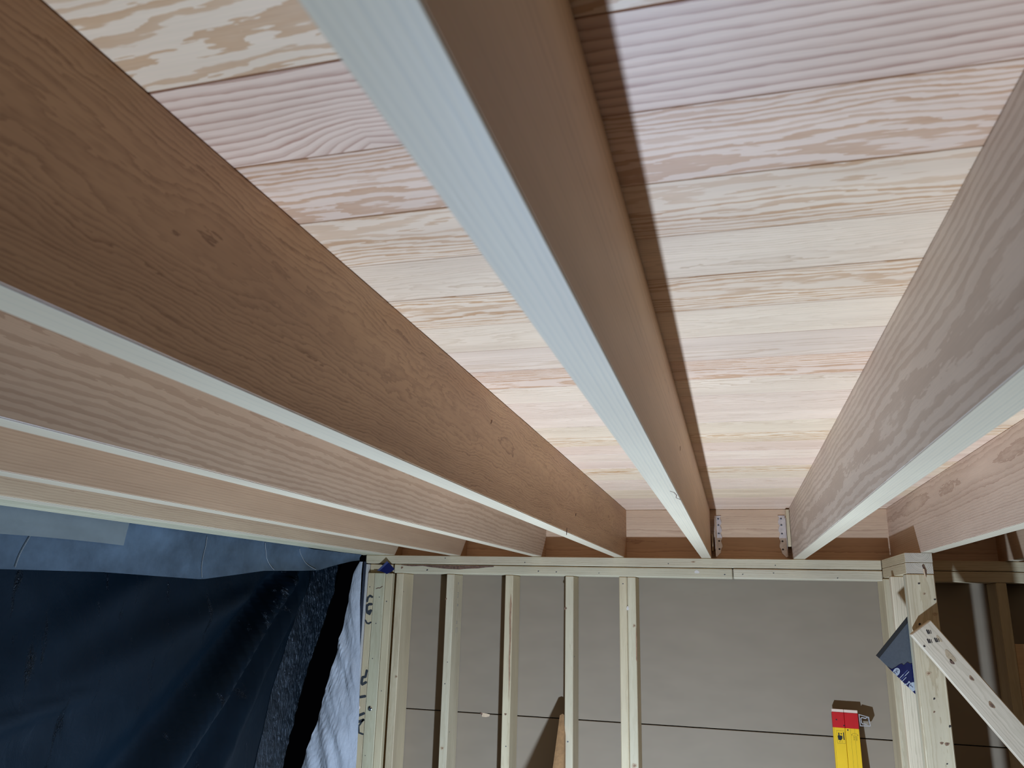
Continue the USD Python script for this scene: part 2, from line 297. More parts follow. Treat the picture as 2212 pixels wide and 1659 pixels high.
wall = thing('wall_back', 'unfinished wall closed by brown gypsum board seen from its back', None, (0, YD, -ZC), kind='structure')
JZ = -0.5425
for (x0, x1) in ((-1.86, 2.4),):
    put('drywall_panel', cbox((x0, YD, JZ + 0.0022), (x1, YD + 0.0125, ZB)), M['drywall'], wall)
    put('drywall_panel', cbox((x0, YD, -ZC), (x1, YD + 0.0125, JZ - 0.0022)), M['drywall'], wall)
put('sheathing', cbox((-1.86, YD + 0.013, -ZC), (2.4, YD + 0.024, ZB)), M['dark_hole'], wall)

flat('torn_paper', Polygon([(-0.025, 0.004), (0.0, 0.002), (0.026, -0.002), (0.022, -0.012), (0.006, -0.016), (-0.014, -0.015), (-0.018, -0.006)]), FRONT(-1.225, YD, JZ), 0.0008, M['shim'], wall)
flat('torn_paper', Polygon([(-0.026, 0.005), (-0.012, 0.001), (-0.016, -0.010), (-0.020, -0.004)]), FRONT(-1.225, YD - 0.0008, JZ), 0.0008, M['bark'], wall)

# ------------------------------------------------------------------ joists
def joist(x0, x1, wn, pith, gs, tint, label, y0=-1.0, y1=YH, c=0.004, z0=ZB, extra=()):
    t = thing('ceiling_joist', label, 'joist', ((x0 + x1) / 2, y1, z0))
    board('body', (x0, y0, z0 + 0.0012), (x1, y1, ZT - 0.0004), wn, 'y', pith, gs, tint, parent=t, c=0.0012)
    v, f = cbox((x0 + 0.0006, y0, z0), (x1 - 0.0006, y1, z0 + 0.0012), 0.0004)
    g = np.stack([v[:, 1] + rng.random() * 20, v[:, 0] - (x0 + x1) / 2 - 0.11, v[:, 2] - z0 - 0.02], 1)
    put('underside', (v, f), WOODS['planed_edge'], t, g, (1, 1, 1), label='pale planed underside')
    return t
j1 = joist(-0.5561, -0.5085, 'joist_curly', (-0.06, 0.02), 1.0, (1, 0.98, 0.96), 'dark brown joist with mottled curly grain, the big one on the left')
j2 = joist(-0.9630, -0.9167, 'joist_bold', (-0.055, 0.035), 1.0, (0.90, 0.83, 0.76), 'joist with bold wavy grain, the next one left of the dark brown joist')
j3 = joist(-1.3943, -1.3399, 'joist_plain', (0.02, 0.20), 0.8, (0.80, 0.76, 0.72), 'plain smooth joist, second from the plastic sheet on the left')
j4 = joist(-1.7550, -1.7022, 'joist_wave', (-0.06, 0.05), 1.0, (0.88, 0.88, 0.80), 'outermost joist on the left, just above the plastic sheet')
jc = joist(-0.1472, -0.1021, 'joist_plain', (0.11, 0.05), 1.0, (1.0, 0.97, 0.96), 'central joist with pale striped underside, casting a dark strip on the ceiling', y1=YH - 0.03, c=0.0035)
jr = joist(0.2603, 0.3104, 'joist_bold', (0.06, -0.03), 0.9, (1.0, 1.05, 1.12), 'right joist with large flame shaped grain, hung on a metal hanger', y1=YH - 0.01)
jr2 = joist(0.6850, 0.7330, 'joist_wave', (0.07, 0.06), 1.0, (1.0, 0.98, 1.02), 'joist at the right edge resting on the short wall post')
jr3 = joist(1.1150, 1.1630, 'joist_plain', (-0.06, 0.03), 1.0, (1.0, 0.98, 0.96), 'half hidden joist in the shade at the far right')
board('nailer_board', (-1.895, -1.0, ZB - 0.0005), (-1.7555, YH, ZB + 0.036), 'stud_pine', 'y', (0.02, -0.09), 1.0, (0.98, 1.06, 1.03), label='greenish treated board along the joist above the hanging plastic', cat='board')
# small marks on the joists
disc('bark_pocket', (-0.5085, 2.62, 0.285), (1, 0, 0), 0.008, M['bark'], j1, 0.45, 0.6)
disc('bark_pocket', (-0.5085, 1.63, 0.385), (1, 0, 0), 0.007, M['bark'], j1, 0.3, 0.9)
disc('bark_pocket', (-0.5085, 2.47, 0.216), (1, 0, 0), 0.013, M['bark'], j1, 0.35, 1.2)
disc('bark_pocket', (-0.1021, 1.72, 0.33), (1, 0, 0), 0.006, M['bark'], jc, 0.3, 1.1)
flat('edge_chip', LineString([(0, 0), (0.006, 0.02), (0.008, 0.06), (0.004, 0.10), (0.011, 0.13)]).buffer(0.0008), ((-0.1135, 1.55, ZB), (0, 0, 0) if False else (1, 0, 0), (0, 1, 0)), -0.0004, M['bark'], jc)

# rim board behind the joist ends
rim = thing('rim_board', 'reddish rim board closing the joist ends above the plates', 'board', (0, YH, ZB))
board('body', (-1.93, YH, ZB), (2.4, YH + 0.038, ZT - 0.0008), 'joist_wave', 'x', (0.09, -0.03), 1.0, (1.0, 0.93, 0.86), parent=rim)

# ------------------------------------------------------------------ plates
XL, XS = -1.862, 0.6262
up = thing('top_plate', 'upper top plate of the back wall, directly under the joist ends', 'plate', (0, YW, ZB - 0.044))
board('body', (XL, YW, ZB - 0.0435), (XS, YW + 0.14, ZB - 0.0006), 'stud_pine', 'x', (0.03, 0.06), 1.0, (1.03, 1.02, 0.97), parent=up, c=0.003)
for x, z, r in ((-1.42, 0.20, 0.0025), (-1.0, 0.183, 0.0025), (-0.30, 0.186, 0.0025), (0.18, 0.184, 0.0022)):
    disc('nail', (x, YW, z), (0, -1, 0), r, M['nail_steel'], up)
disc('knot', (-0.185, YW, 0.195), (0, -1, 0), 0.011, M['knot_pale'], up, 0.35)
XJ = -0.008
def lower_plate(x0, x1, label, dy, tint):
    t = thing('lower_plate', label, 'plate', ((x0 + x1) / 2, YW, 0.123))
    board('body', (x0, YW + dy, 0.123), (x1, YW + 0.14, ZB - 0.0455), 'stud_pine', 'x', (rng.uniform(-.03, .03), 0.07), 1.0, tint, parent=t, c=0.004)
    return t
lp1 = lower_plate(-1.699, XJ - 0.0015, 'lower top plate piece over the studs, with a dark decayed streak', 0.0, (1.0, 1.02, 0.97))
lp2 = lower_plate(XJ + 0.0015, XS, 'lower top plate piece on the right, over the open stud bay', -0.004, (1.02, 1.02, 1.0))
lp0 = lower_plate(-1.845, -1.712, 'short plate block behind the navy flap at the wall end', 0.022, (1.0, 0.94, 0.84))
pts = np.array([(-1.66, 0), (-1.60, 0.004), (-1.54, 0.002), (-1.5, 0.006), (-1.45, 0.009), (-1.40, 0.012), (-1.34, 0.013), (-1.30, 0.010), (-1.24, 0.008), (-1.2, 0.004), (-1.16, 0.002)])
flat('decayed_streak', Polygon([(x, 0.0) for x, d in pts] + [(x, -1.35 * d - 0.003) for x, d in pts[::-1]]), ((0, YW - 0.0004, ZB - 0.048), (1, 0, 0), (0, 0, 1)), 0.0006, M['bark'], lp1)
for x, z, r, b in ((-1.655, 0.150, 0.007, 0), (-1.515, 0.140, 0.005, 1), (-0.93, 0.1425, 0.004, 1), (-0.84, 0.14, 0.0035, 1), (-0.63, 0.138, 0.0025, 1), (-0.045, 0.14, 0.0035, 1)):
    disc('nail' if b else 'knot', (x, YW, z), (0, -1, 0), r, M['nail_steel'] if b else M['knot'], lp1, 0.7, rng.random())
for x, z in ((0.035, 0.142), (0.17, 0.15), (0.44, 0.132)):
    disc('nail', (x, YW - 0.004, z), (0, -1, 0), 0.0032, M['nail_steel'], lp2, 0.6, rng.random())
disc('resin_drip', (-0.17, YW, 0.150), (0, -1, 0), 0.007, M['resin'], lp1, 1.6, 1.5)

# ------------------------------------------------------------------ studs of the back wall
def stud(x0, w, label, tint=(1, 1, 1), dy=0.0, deep=0.14, marks=(), pith=None, z1=0.1225, group=None):
    t = thing('wall_stud', label, 'stud', (x0 + w / 2, YW + dy, -ZC))
    board('body', (x0, YW + dy, -ZC), (x0 + w, YW + deep - 0.0006, z1), 'stud_pine', 'z', pith or (rng.uniform(-.02, .02), rng.uniform(0.02, 0.10)), 1.0, tint, parent=t, c=0.003)
    for kind, fx, z, r in marks:
        m = {'nail': M['nail_steel'], 'knot': M['knot'], 'knot_pale': M['knot_pale']}[kind]
        if fx <= 1: disc(kind.split('_')[0], (x0 + w * fx, YW + dy, z), (0, -1, 0), r, m, t, 0.8, rng.random())
        else: disc(kind.split('_')[0], (x0 + w, YW + dy + 0.14 * (fx - 1), z), (1, 0, 0), r, m, t, 0.6, rng.random())
    return t
sA = stud(-1.845, 0.0370, 'leftmost end stud with black spray paint marks', (1.02, 0.97, 0.84), 0.004, marks=(('nail', 0.4, 0.05, 0.003), ('nail', 0.5, -0.42, 0.003)))
sB = stud(-1.807, 0.0600, 'wide greenish stud beside the spray painted one, holding a shiny bolt', (0.98, 1.03, 0.95), 0.0, marks=(('nail', 0.6, 0.0, 0.0025), ('nail', 0.45, -0.13, 0.0028), ('nail', 0.35, -0.3, 0.0028), ('nail', 0.3, -0.75, 0.0022)))
sC = stud(-1.746, 0.0400, 'third stud of the left corner cluster, before the dark gap', (1.03, 0.99, 0.86), 0.002, marks=(('nail', 0.4, -0.02, 0.0032), ('nail', 0.5, -0.45, 0.0025)))
sD = stud(-1.684, 0.0400, 'stud just right of the dark gap in the left corner cluster', (1.03, 0.98, 0.88), 0.0, marks=(('knot_pale', 0.8, -0.38, 0.008), ('nail', 1.1, 0.03, 0.003)))
s2 = stud(-1.4074, 0.0400, 'first free standing stud from the left, with grading stamps on its side', (1.0, 1.0, 0.96), 0.0, marks=(('knot', 0.05, 0.0, 0.005), ('nail', 0.4, -0.40, 0.003), ('nail', 0.6, -0.30, 0.0025), ('nail', 1.2, -0.62, 0.003), ('knot_pale', 0.4, -0.69, 0.009)))
s3 = stud(-1.0982, 0.0400, 'second free standing stud, with a long reddish bark streak', (1.03, 1.0, 0.9), 0.0, marks=(('knot', 0.45, -0.52, 0.006), ('nail', 0.6, -0.66, 0.003)))
s4 = stud(-0.7948, 0.0400, 'single stud behind the leaning offcut', (1.0, 1.0, 0.94), 0.0, marks=(('knot', 0.05, -0.03, 0.007), ('nail', 0.4, -0.62, 0.004), ('nail', 1.2, -0.25, 0.004)))
s5 = stud(-0.5338, 0.0370, 'left half of the paired studs, cleaner and paler', (1.06, 1.02, 0.90), 0.0, marks=(('nail', 0.5, 0.09, 0.003),))
s6 = stud(-0.4955, 0.0400, 'right half of the paired studs, with a knot', (1.0, 1.0, 0.93), 0.0, marks=(('knot_pale', 0.75, -0.10, 0.008), ('knot_pale', 0.5, -0.70, 0.013)))
flat('bark_streak', Polygon([(0, 0), (0.006, -0.05), (0.004, -0.12), (0.007, -0.2), (0.004, -0.3), (0.006, -0.38), (0.002, -0.5), (-0.001, -0.4), (-0.004, -0.3), (-0.002, -0.22), (-0.006, -0.12), (-0.004, -0.05)]),
     ((-1.0675, YW - 0.0003, 0.035), (1, 0, 0), (0, 0, 1)), 0.0006, M['stain'], s3)
flat('bark_streak', Polygon([(0, 0), (0.003, -0.06), (0.002, -0.16), (-0.003, -0.15), (-0.002, -0.05)]), ((-0.4567, YW - 0.0003, -0.10), (1, 0, 0), (0, 0, 1)), 0.0006, M['stain'], s6)
disc('paint_blob', (-0.494, YW - 0.0002, -0.022), (0, -1, 0), 0.010, M['resin'], s6, 0.6, 1.5, 0.0012)
# grading stamps on the side of the first free standing stud
side = lambda y, z: ((-1.3674, y, z), (0, 1, 0), (0, 0, 1))
for y, z, pl in ((3.90, 0.02, [(0.0, 0.012), (0.010, 0.012), (0.010, 0.004), (0.003, 0.0), (0.010, -0.008), (0.0, -0.012)]), (3.90, -0.025, [(0, 0), (0.012, 0), (0.012, -0.008), (0, -0.008), (0, 0)]),
                 (3.90, 0.075, [(0, 0), (0.006, 0.008), (0.010, -0.004)]), (3.895, -0.14, [(0, 0.0), (0, -0.022)]), (3.906, -0.14, [(0, 0), (0.009, 0), (0.004, -0.024)]), (3.90, -0.12, [(0, 0), (0.008, 0.003), (0.008, 0.012), (0, 0.012), (0, 0)])):
    flat('grading_stamp', LineString(pl).buffer(0.0013), side(y, z), 0.0004, M['stamp_ink'], s2)
# spray paint on the end stud
for pl, w in (([(0.034, 0.0), (0.02, 0.006), (0.008, -0.004), (0.004, -0.022)], 0.005),
              ([(0.034, -0.036), (0.018, -0.036), (0.006, -0.044), (0.003, -0.064), (0.010, -0.078), (0.024, -0.084), (0.034, -0.068), (0.020, -0.072)], 0.006),
              ([(0.002, -0.118), (0.012, -0.13), (0.024, -0.132), (0.034, -0.126)], 0.004),
              ([(0.033, -0.36), (0.026, -0.388), (0.010, -0.392), (0.004, -0.42), (0.012, -0.425), (0.030, -0.415)], 0.006),
              ([(0.003, -0.485), (0.034, -0.480)], 0.006), ([(0.003, -0.57), (0.034, -0.56)], 0.006), ([(0.004, -0.60), (0.034, -0.59)], 0.006), ([(0.030, -0.59), (0.008, -0.62), (0.012, -0.65), (0.034, -0.655)], 0.004)):
    flat('spray_paint', LineString([(min(max(a, w * 1.1), 0.037 - w * 1.1), b) for a, b in pl]).buffer(w * 1.05), ((-1.845, YW + 0.004, 0.0), (1, 0, 0), (0, 0, 1)), 0.0005, M['paint_black'], sA)
# bolt with a domed washer
b = trimesh.creation.icosphere(2, 0.0125); b.apply_scale([1, 0.45, 1]); b.apply_translation([-1.781, YW, -0.535])
put('bolt_head', b, M['bright_steel'], sB, smooth=True, label='shiny domed bolt head')
flat('wane_mark', LineString([(0, 0), (0.012, 0.004), (0.02, 0.003), (0.034, 0.012)]).buffer(0.002), ((-1.792, YW, 0.042), (1, 0, 0), (0, 0, 1)), 0.0005, M['bark'], sB)
# thin edges closing the wall end
put('edge_strip', cbox((-1.857, YW - 0.004, -ZC), (-1.8465, YD, 0.166)), plain('strip_pale', (0.46, 0.42, 0.36), 0.6, var=0.1, scale=30.0), label='thin pale edge strip at the very end of the back wall', cat='strip')

# right part of the back wall, behind the short wall
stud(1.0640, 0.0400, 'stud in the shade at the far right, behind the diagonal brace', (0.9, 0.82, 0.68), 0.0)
stud(0.6230, 0.0480, 'stud joining the short wall to the back wall, behind the flashing piece', (1.02, 0.98, 0.88), -0.03, marks=(('nail', 0.55, 0.045, 0.003), ('nail', 0.7, -0.03, 0.003), ('knot_pale', 0.9, -0.36, 0.009), ('nail', 0.85, -0.42, 0.003)), z1=0.1325)
ms = thing('wall_stud', 'whitish stud inside the short wall, half hidden behind the post', 'stud', (0.667, 3.574, -ZC))
board('body', (0.6125, 3.574, -ZC), (0.7215, 3.6125, 0.1345), 'brace_pine', 'z', (0.02, 0.05), 1.0, (1.08, 1.08, 1.02), parent=ms, c=0.003)
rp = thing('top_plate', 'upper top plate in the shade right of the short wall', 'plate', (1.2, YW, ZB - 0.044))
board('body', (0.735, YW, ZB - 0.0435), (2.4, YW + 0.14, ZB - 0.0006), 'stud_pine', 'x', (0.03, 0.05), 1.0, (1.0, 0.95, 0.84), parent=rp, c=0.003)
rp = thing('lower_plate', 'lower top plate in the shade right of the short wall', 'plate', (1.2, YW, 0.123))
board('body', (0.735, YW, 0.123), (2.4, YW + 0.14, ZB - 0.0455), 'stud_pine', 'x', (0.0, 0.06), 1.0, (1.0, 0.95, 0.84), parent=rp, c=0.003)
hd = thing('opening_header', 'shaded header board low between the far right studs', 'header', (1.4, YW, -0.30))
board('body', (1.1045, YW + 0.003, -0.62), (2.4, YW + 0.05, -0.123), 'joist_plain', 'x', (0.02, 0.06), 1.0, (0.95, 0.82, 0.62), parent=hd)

# ------------------------------------------------------------------ short wall: plates, post
PX0, PX1, PY = 0.627, 0.7225, 3.33
def stub(z0, z1, y0, label):
    t = thing('short_wall_plate', label, 'plate', (PX0, y0, z0))
    board('body', (PX0, y0 + 0.0008, z0), (PX1, YW + 0.10 if False else YW - 0.001, z1), 'stud_pine', 'y', (0.0, 0.05), 1.0, (1.0, 0.93, 0.80), parent=t, c=0.0015)
    v, f = cbox((PX0 + 0.0008, y0, z0 + 0.0008), (PX1 - 0.0008, y0 + 0.0008, z1 - 0.0008), 0.0001)
    g = np.stack([v[:, 1] + 3, v[:, 0] - (PX0 + PX1) / 2 - 0.006, v[:, 2] - z1 - 0.004], 1)
    put('end_grain', (v, f), WOODS['end_grain'], t, g, (1.0, 1.02, 1.04), label='pale end grain with curved rings')
    return t
st1 = stub(0.1770, ZB - 0.0006, PY, 'upper plate of the short wall, showing its end grain')
st2 = stub(0.1352, 0.1760, PY + 0.004, 'lower plate of the short wall, splintered, above the post')
flat('splinter', LineString([(0, 0), (0.006, -0.02), (0.004, -0.035)]).buffer(0.0035), FRONT(0.688, PY + 0.0038, 0.165), 0.002, M['bark'], st2)
flat('splinter', LineString([(0, 0), (0.003, -0.03)]).buffer(0.0025), FRONT(0.688, PY + 0.002, 0.1515), 0.003, M['shim'], st2)
post = thing('built_up_post', 'built-up post of two studs at the end of the short wall', 'post', ((PX0 + PX1) / 2, PY, -ZC))
for i in range(2):
    board('stud', (PX0 + (0.0, 0.001, 0.0)[i], PY + 0.0385 * i + 0.002, -ZC), (PX1 - (0.0, 0.001, 0.002)[i], PY + 0.0385 * i + 0.040, 0.1345), 'stud_pine', 'z', ((0.01, 0.055) if i == 0 else (0.06, 0.01)), 1.0,
          ((1.05, 1.02, 0.95), (0.99, 1.04, 1.04), (1.02, 1.02, 0.98))[i], parent=post, c=0.003)
for x, z, r, kind in ((0.667, 0.10, 0.0042, 'nail'), (0.681, 0.062, 0.0055, 'knot_pale'), (0.715, 0.043, 0.004, 'nail'), (0.654, -0.047, 0.005, 'nail'), (0.675, -0.305, 0.0042, 'nail'), (0.72, -0.395, 0.005, 'nail'),
                      (0.665, -0.22, 0.010, 'knot_pale'), (0.70, -0.455, 0.008, 'knot'), (0.683, -0.453, 0.006, 'knot'), (0.693, -0.52, 0.003, 'nail'), (0.67, -0.35, 0.004, 'knot'), (0.71, -0.01, 0.009, 'stain')):
    disc({'nail': 'nail', 'knot': 'knot', 'knot_pale': 'knot', 'stain': 'stain'}[kind], (min(x, PX1 - 0.006), PY + 0.002, z), (0, -1, 0), r, {'nail': M['dark_hole'], 'knot': M['knot'], 'knot_pale': M['knot_pale'], 'stain': M['knot_pale']}[kind], post, 0.7, rng.random())

# ------------------------------------------------------------------ diagonal brace
A0, A1 = np.array([0.611, -0.084]), np.array([0.918, -0.494])
dv = (A1 - A0) / np.linalg.norm(A1 - A0); nv = np.array([-dv[1], dv[0]]); nv = nv if nv[1] > 0 else -nv
BL, BY = 2.3, 3.28
T = np.eye(4); T[:3, 0] = (dv[0], 0, dv[1]); T[:3, 1] = (0, 1, 0); T[:3, 2] = (nv[0], 0, nv[1]); T[:3, 3] = (A0[0], BY, A0[1])
br = thing('diagonal_brace', 'pale knotty board nailed diagonally across the post', 'brace', (A0[0], BY, A0[1]))
board('body', (0, 0, 0), (BL, 0.038, 0.0895), 'brace_pine', 'x', (0.05, 0.02), 1.0, (1, 1, 1), parent=br, c=0.003, T=T)
def on_brace(u, v): return A0 + dv * u + nv * v
def bmark(name, u, v, r, m, sq=0.6, turn=0.0):
    p = on_brace(u, v)
    a = np.linspace(0, 2 * np.pi, 14, endpoint=False); j = 1 + 0.15 * np.sin(3 * a + turn)
    flat(name, Polygon(np.stack([r * np.cos(a) * j, r * sq * np.sin(a) * j], 1)), ((p[0], BY, p[1]), (dv[0], 0, dv[1]), (nv[0], 0, nv[1])), 0.0006, m, br)
    if name == 'knot' and m is M['knot']:
        flat('knot_heart', Polygon(np.stack([0.55 * r * np.cos(a) + 0.1 * r, 0.5 * r * sq * np.sin(a)], 1)), ((p[0], BY, p[1]), (dv[0], 0, dv[1]), (nv[0], 0, nv[1])), 0.0009, M['bark'], br)
bmark('knot', 0.128, 0.055, 0.024, M['knot_pale'], 0.42); bmark('knot', 0.146, 0.046, 0.010, M['bark'], 0.5)
bmark('knot', 0.222, 0.060, 0.010, M['knot'], 0.5); bmark('knot', 0.322, 0.051, 0.013, M['knot'], 0.5); bmark('knot', 0.064, 0.066, 0.013, M['knot_pale'], 0.4)
for u, v in ((0.03, 0.05), (0.055, 0.03), (0.066, 0.052)):
    for q in range(3):
        p = on_brace(u + 0.003 * q, v + 0.004 * q)
        flat('nail', LineString([(0, 0), (-0.004 + 0.001 * q, 0.011)]).buffer(0.0024 - 0.0007 * q), ((p[0], BY, p[1]), (1, 0, 0), (0, 0, 1)), 0.0006, M['dark_hole'], br)
bmark('nail', 0.055, 0.009, 0.004, M['dark_hole'], 0.8)
# spacer shim that holds the brace off the post
put('spacer_block', cbox((0.672, BY + 0.0385, -0.117), (0.702, PY + 0.0015, -0.087)), M['shim'], br)

# ------------------------------------------------------------------ flashing pieces
FO, FU, FN = np.array([0.6330, 3.4145, 0.0]), np.array([0.9494, 0.3140, 0.0]), np.array([0.3140, -0.9494, 0.0])
FL = lambda d: (FO + FN * d, FU, (0, 0, 1))
fl = thing('flashing_piece', 'blue-gray flashing sheet with navy printed film sticking out behind the post', 'flashing', (0.6, 3.40, -0.15))
P0, P1b, P2, P2b = (-0.1416, -0.1661), (0.002, -0.0150), (-0.013, -0.2912), (0.002, -0.3058)
e = np.array([0.0110, -0.0095])
flat('gray_film', Polygon([np.array(P0) + e, np.array(P1b) + e, P2b, P2]), FL(0), 0.0016, M['membrane_gray'], fl)
flat('edge_strip', Polygon([P0, P1b, np.array(P1b) + e, np.array(P0) + e]), FL(0), 0.0026, M['membrane_edge'], fl, label='dark folded edge of the sheet')
N = [(-0.1030, -0.2045), (-0.0960, -0.2100), (-0.0871, -0.2143), (-0.0700, -0.2060), (-0.0560, -0.1965), (-0.0459, -0.1930), (-0.0393, -0.1990), (-0.0236, -0.1870), (-0.0135, -0.1930), (0.002, -0.188), (0.002, -0.307), (-0.013, -0.2925)]
film = Polygon(N)
flat('printed_film', film, FL(0.0017), 0.0012, M['membrane_navy'], fl, label='navy printed backing film with torn edge')
for cx, cz, rx, rz in ((-0.0700, -0.2230, 0.0165, 0.0120), (-0.0130, -0.2740, 0.018, 0.014)):
    el = affinity.translate(affinity.rotate(affinity.scale(Point(0, 0).buffer(1.0, 8), rx, rz), 48), cx, cz)
    flat('white_oval', el.intersection(film), FL(0.0030), 0.0004, M['print_white'], fl)
def lettering(text, h, x, z, turn, d, material, parent):
    m = meshkit.text_mesh(text, h, 0.0004)
    p = np.array(m.vertices); c, s = math.cos(turn), math.sin(turn)
    q = FO + (x + c * p[:, :1] - s * p[:, 1:2]) * FU + (z + s * p[:, :1] + c * p[:, 1:2]) * np.array([0, 0, 1.0]) + (d + p[:, 2:]) * FN
    return put('print', (q, np.array(m.faces)), material, parent)
lettering('Tyc', 0.0095, -0.0765, -0.2335, math.radians(48), 0.0035, M['membrane_navy'], fl)
lettering('T', 0.012, -0.0165, -0.2800, math.radians(48), 0.0035, M['membrane_navy'], fl)
for i, (x, z) in enumerate(((-0.0600, -0.2450), (-0.0555, -0.2500), (-0.0510, -0.2555), (-0.0430, -0.2300), (-0.0380, -0.2355))):
    flat('print', LineString([(0, 0), (0.016, 0.014)]).buffer(0.0012), (FO + FN * 0.0030 + FU * x + np.array([0, 0, z]), FU, (0, 0, 1)), 0.0004, M['print_blue'] if i % 2 else M['print_white'], fl)
flat('print', LineString([(0, 0), (0.012, 0.001), (0.020, 0.010), (0.024, 0.004)]).buffer(0.0018), (FO + FN * 0.0030 + FU * -0.045 + np.array([0, 0, -0.266]), FU, (0, 0, 1)), 0.0004, M['print_white'], fl)
fd = thing('flashing_flap', 'small navy diamond shaped flashing flap on the top left corner of the wall', 'flashing', (-1.74, YW, 0.14))
flat('film', Polygon([(-1.732, 0.181), (-1.688, 0.141), (-1.705, 0.128), (-1.730, 0.116), (-1.752, 0.126), (-1.785, 0.132)]), FRONT(0, YW - 0.0155, 0), 0.002, M['membrane_navy'], fd)
flat('folded_edge', Polygon([(-1.732, 0.181), (-1.724, 0.174), (-1.772, 0.131), (-1.785, 0.132)]), FRONT(0, YW - 0.0178, 0), 0.002, plain('membrane_light', (0.05, 0.06, 0.14), 0.4), fd, label='lighter folded edge')
put('fold_tab', cbox((-1.745, YW - 0.0154, 0.15), (-1.715, YW - 0.0002, 0.157)), M['membrane_navy'], fd)

# ------------------------------------------------------------------ yellow and red pole leaning in the open bay
pole = thing('yellow_pole', 'yellow fibreglass rail with red capped top leaning on the brown wallboard', 'rail', (0.43, 3.60, -ZC))
TOP = np.array([0.4335, YD - 0.047, -0.4230]); ax = np.array([-0.003 / 0.225, -0.040 / 0.228, -1.0]); 
ax = np.array([-0.0030, -0.036, -0.228]); ax /= np.linalg.norm(ax)            # down along the rail
ux = np.array([1.0, 0.0, -0.013]); ux -= ux @ ax * ax; ux /= np.linalg.norm(ux)
nz = np.cross(ax, ux); nz = nz if nz[1] < 0 else -nz                          # out of its front face
def rail_piece(name, s0, s1, u0, u1, d0, d1, material, parent=None, c=0.0012, **kw):
    v, f = cbox((u0, s0, d0), (u1, s1, d1), c)
    q = TOP + v[:, :1] * ux + v[:, 1:2] * ax + v[:, 2:] * nz
    f = f if np.dot(np.cross(ux, ax), nz) > 0 else f[:, ::-1]
    return put(name, (q, f), material, parent or pole, **kw)
HW, SP = 0.0525, -0.0035
for (u0, u1) in ((-HW, SP - 0.0006), (SP + 0.0006, HW)):
    rail_piece('end_band', 0, 0.0125, u0, u1, -0.028, 0.001, M['pole_white'], label='white end band')
    rail_piece('red_cap', 0.0125, 0.0745, u0, u1, -0.028, 0.002, M['pole_red'], label='red end cap')
    rail_piece('rail', 0.0745, 1.84, u0, u1, -0.028, 0.0, M['pole_yellow'], label='yellow fibreglass face')
for u in (-HW + 0.0045, 0.0175, 0.034):
    rail_piece('groove_line', 0.0755, 1.84, u - 0.0004, u + 0.0004, -0.001, 0.0003, M['pole_line'], c=0.0001)
frame_at = lambda u, s, d: (TOP + u * ux + s * ax + d * nz, ux, -ax)
for u, s, d in ((-0.0365, 0.044, 0.002), (-0.0075, 0.066, 0.002), (0.0065, 0.0825, 0.0)):
    o, a_, b_ = frame_at(u, s, d)
    flat('rivet', Point(0, 0).buffer(0.0028, 6), (o, a_, b_), 0.0008, M['print_black'], pole)
o = frame_at(-0.0235, 0.113, 0.0)
box_ = Polygon([(-0.0165, -0.025), (0.0165, -0.025), (0.0165, 0.026), (-0.0165, 0.026)])
flat('warning_label', box_.difference(box_.buffer(-0.0009)), o, 0.0004, M['pole_line'], pole, label='outlined pictogram label')
flat('pictogram', Polygon([(-0.0135, 0.004), (-0.0105, 0.0065), (0.0045, 0.006), (0.006, 0.003), (0.005, -0.006), (-0.001, -0.0125), (-0.0115, -0.0115)]), o, 0.0005, M['print_black'], pole)
flat('pictogram', LineString([(-0.0075, 0.007), (-0.0075, 0.0155)]).buffer(0.0022), o, 0.0005, M['print_black'], pole)
flat('pictogram', Point(0.002, 0.0135).buffer(0.0026, 5), o, 0.0005, M['print_black'], pole)
flat('pictogram', LineString([(0.0115, 0.018), (0.0115, -0.004)]).buffer(0.0019), o, 0.0005, M['print_black'], pole)
flat('pictogram', Point(0.0120, -0.0075).buffer(0.0024, 5), o, 0.0005, M['print_black'], pole)
flat('pictogram', LineString([(0.003, -0.013), (0.003, -0.021)]).buffer(0.0005), o, 0.0005, M['pole_line'], pole)
flat('pictogram', Point(-0.006, -0.018).buffer(0.002, 4), o, 0.0005, M['pole_line'], pole)
o = frame_at(0.0320, 0.103, 0.0)
flat('lock_arrows', LineString([(-0.011, 0.003), (-0.008, 0.0075), (-0.002, 0.009), (0.004, 0.009), (0.010, 0.0065), (0.013, 0.002)]).buffer(0.0004), o, 0.0005, M['pole_line'], pole)
for a_ in (-0.0105, 0.0125):
    flat('lock_arrows', Polygon([(a_ - 0.002, 0.004), (a_ + 0.002, 0.003), (a_ + 0.0003, 0.0005)]), o, 0.0005, M['print_black'], pole)
def pole_text(text, h, u, s):
    m = meshkit.text_mesh(text, h, 0.0004); p = np.array(m.vertices)
    q = TOP + u * ux + s * ax + p[:, :1] * ax + p[:, 1:2] * ux + (p[:, 2:] + 0.0001) * nz
    return put('print', (q, np.array(m.faces)[:, ::-1]), M['pole_line'], pole)
pole_text('OPEN', 0.0050, 0.0365, 0.103); pole_text('LOCK', 0.0050, 0.0265, 0.103)
flat('lock_arrows', LineString([(0.002, 0.001), (0.002, -0.024)]).buffer(0.0004), o, 0.0005, M['pole_line'], pole)
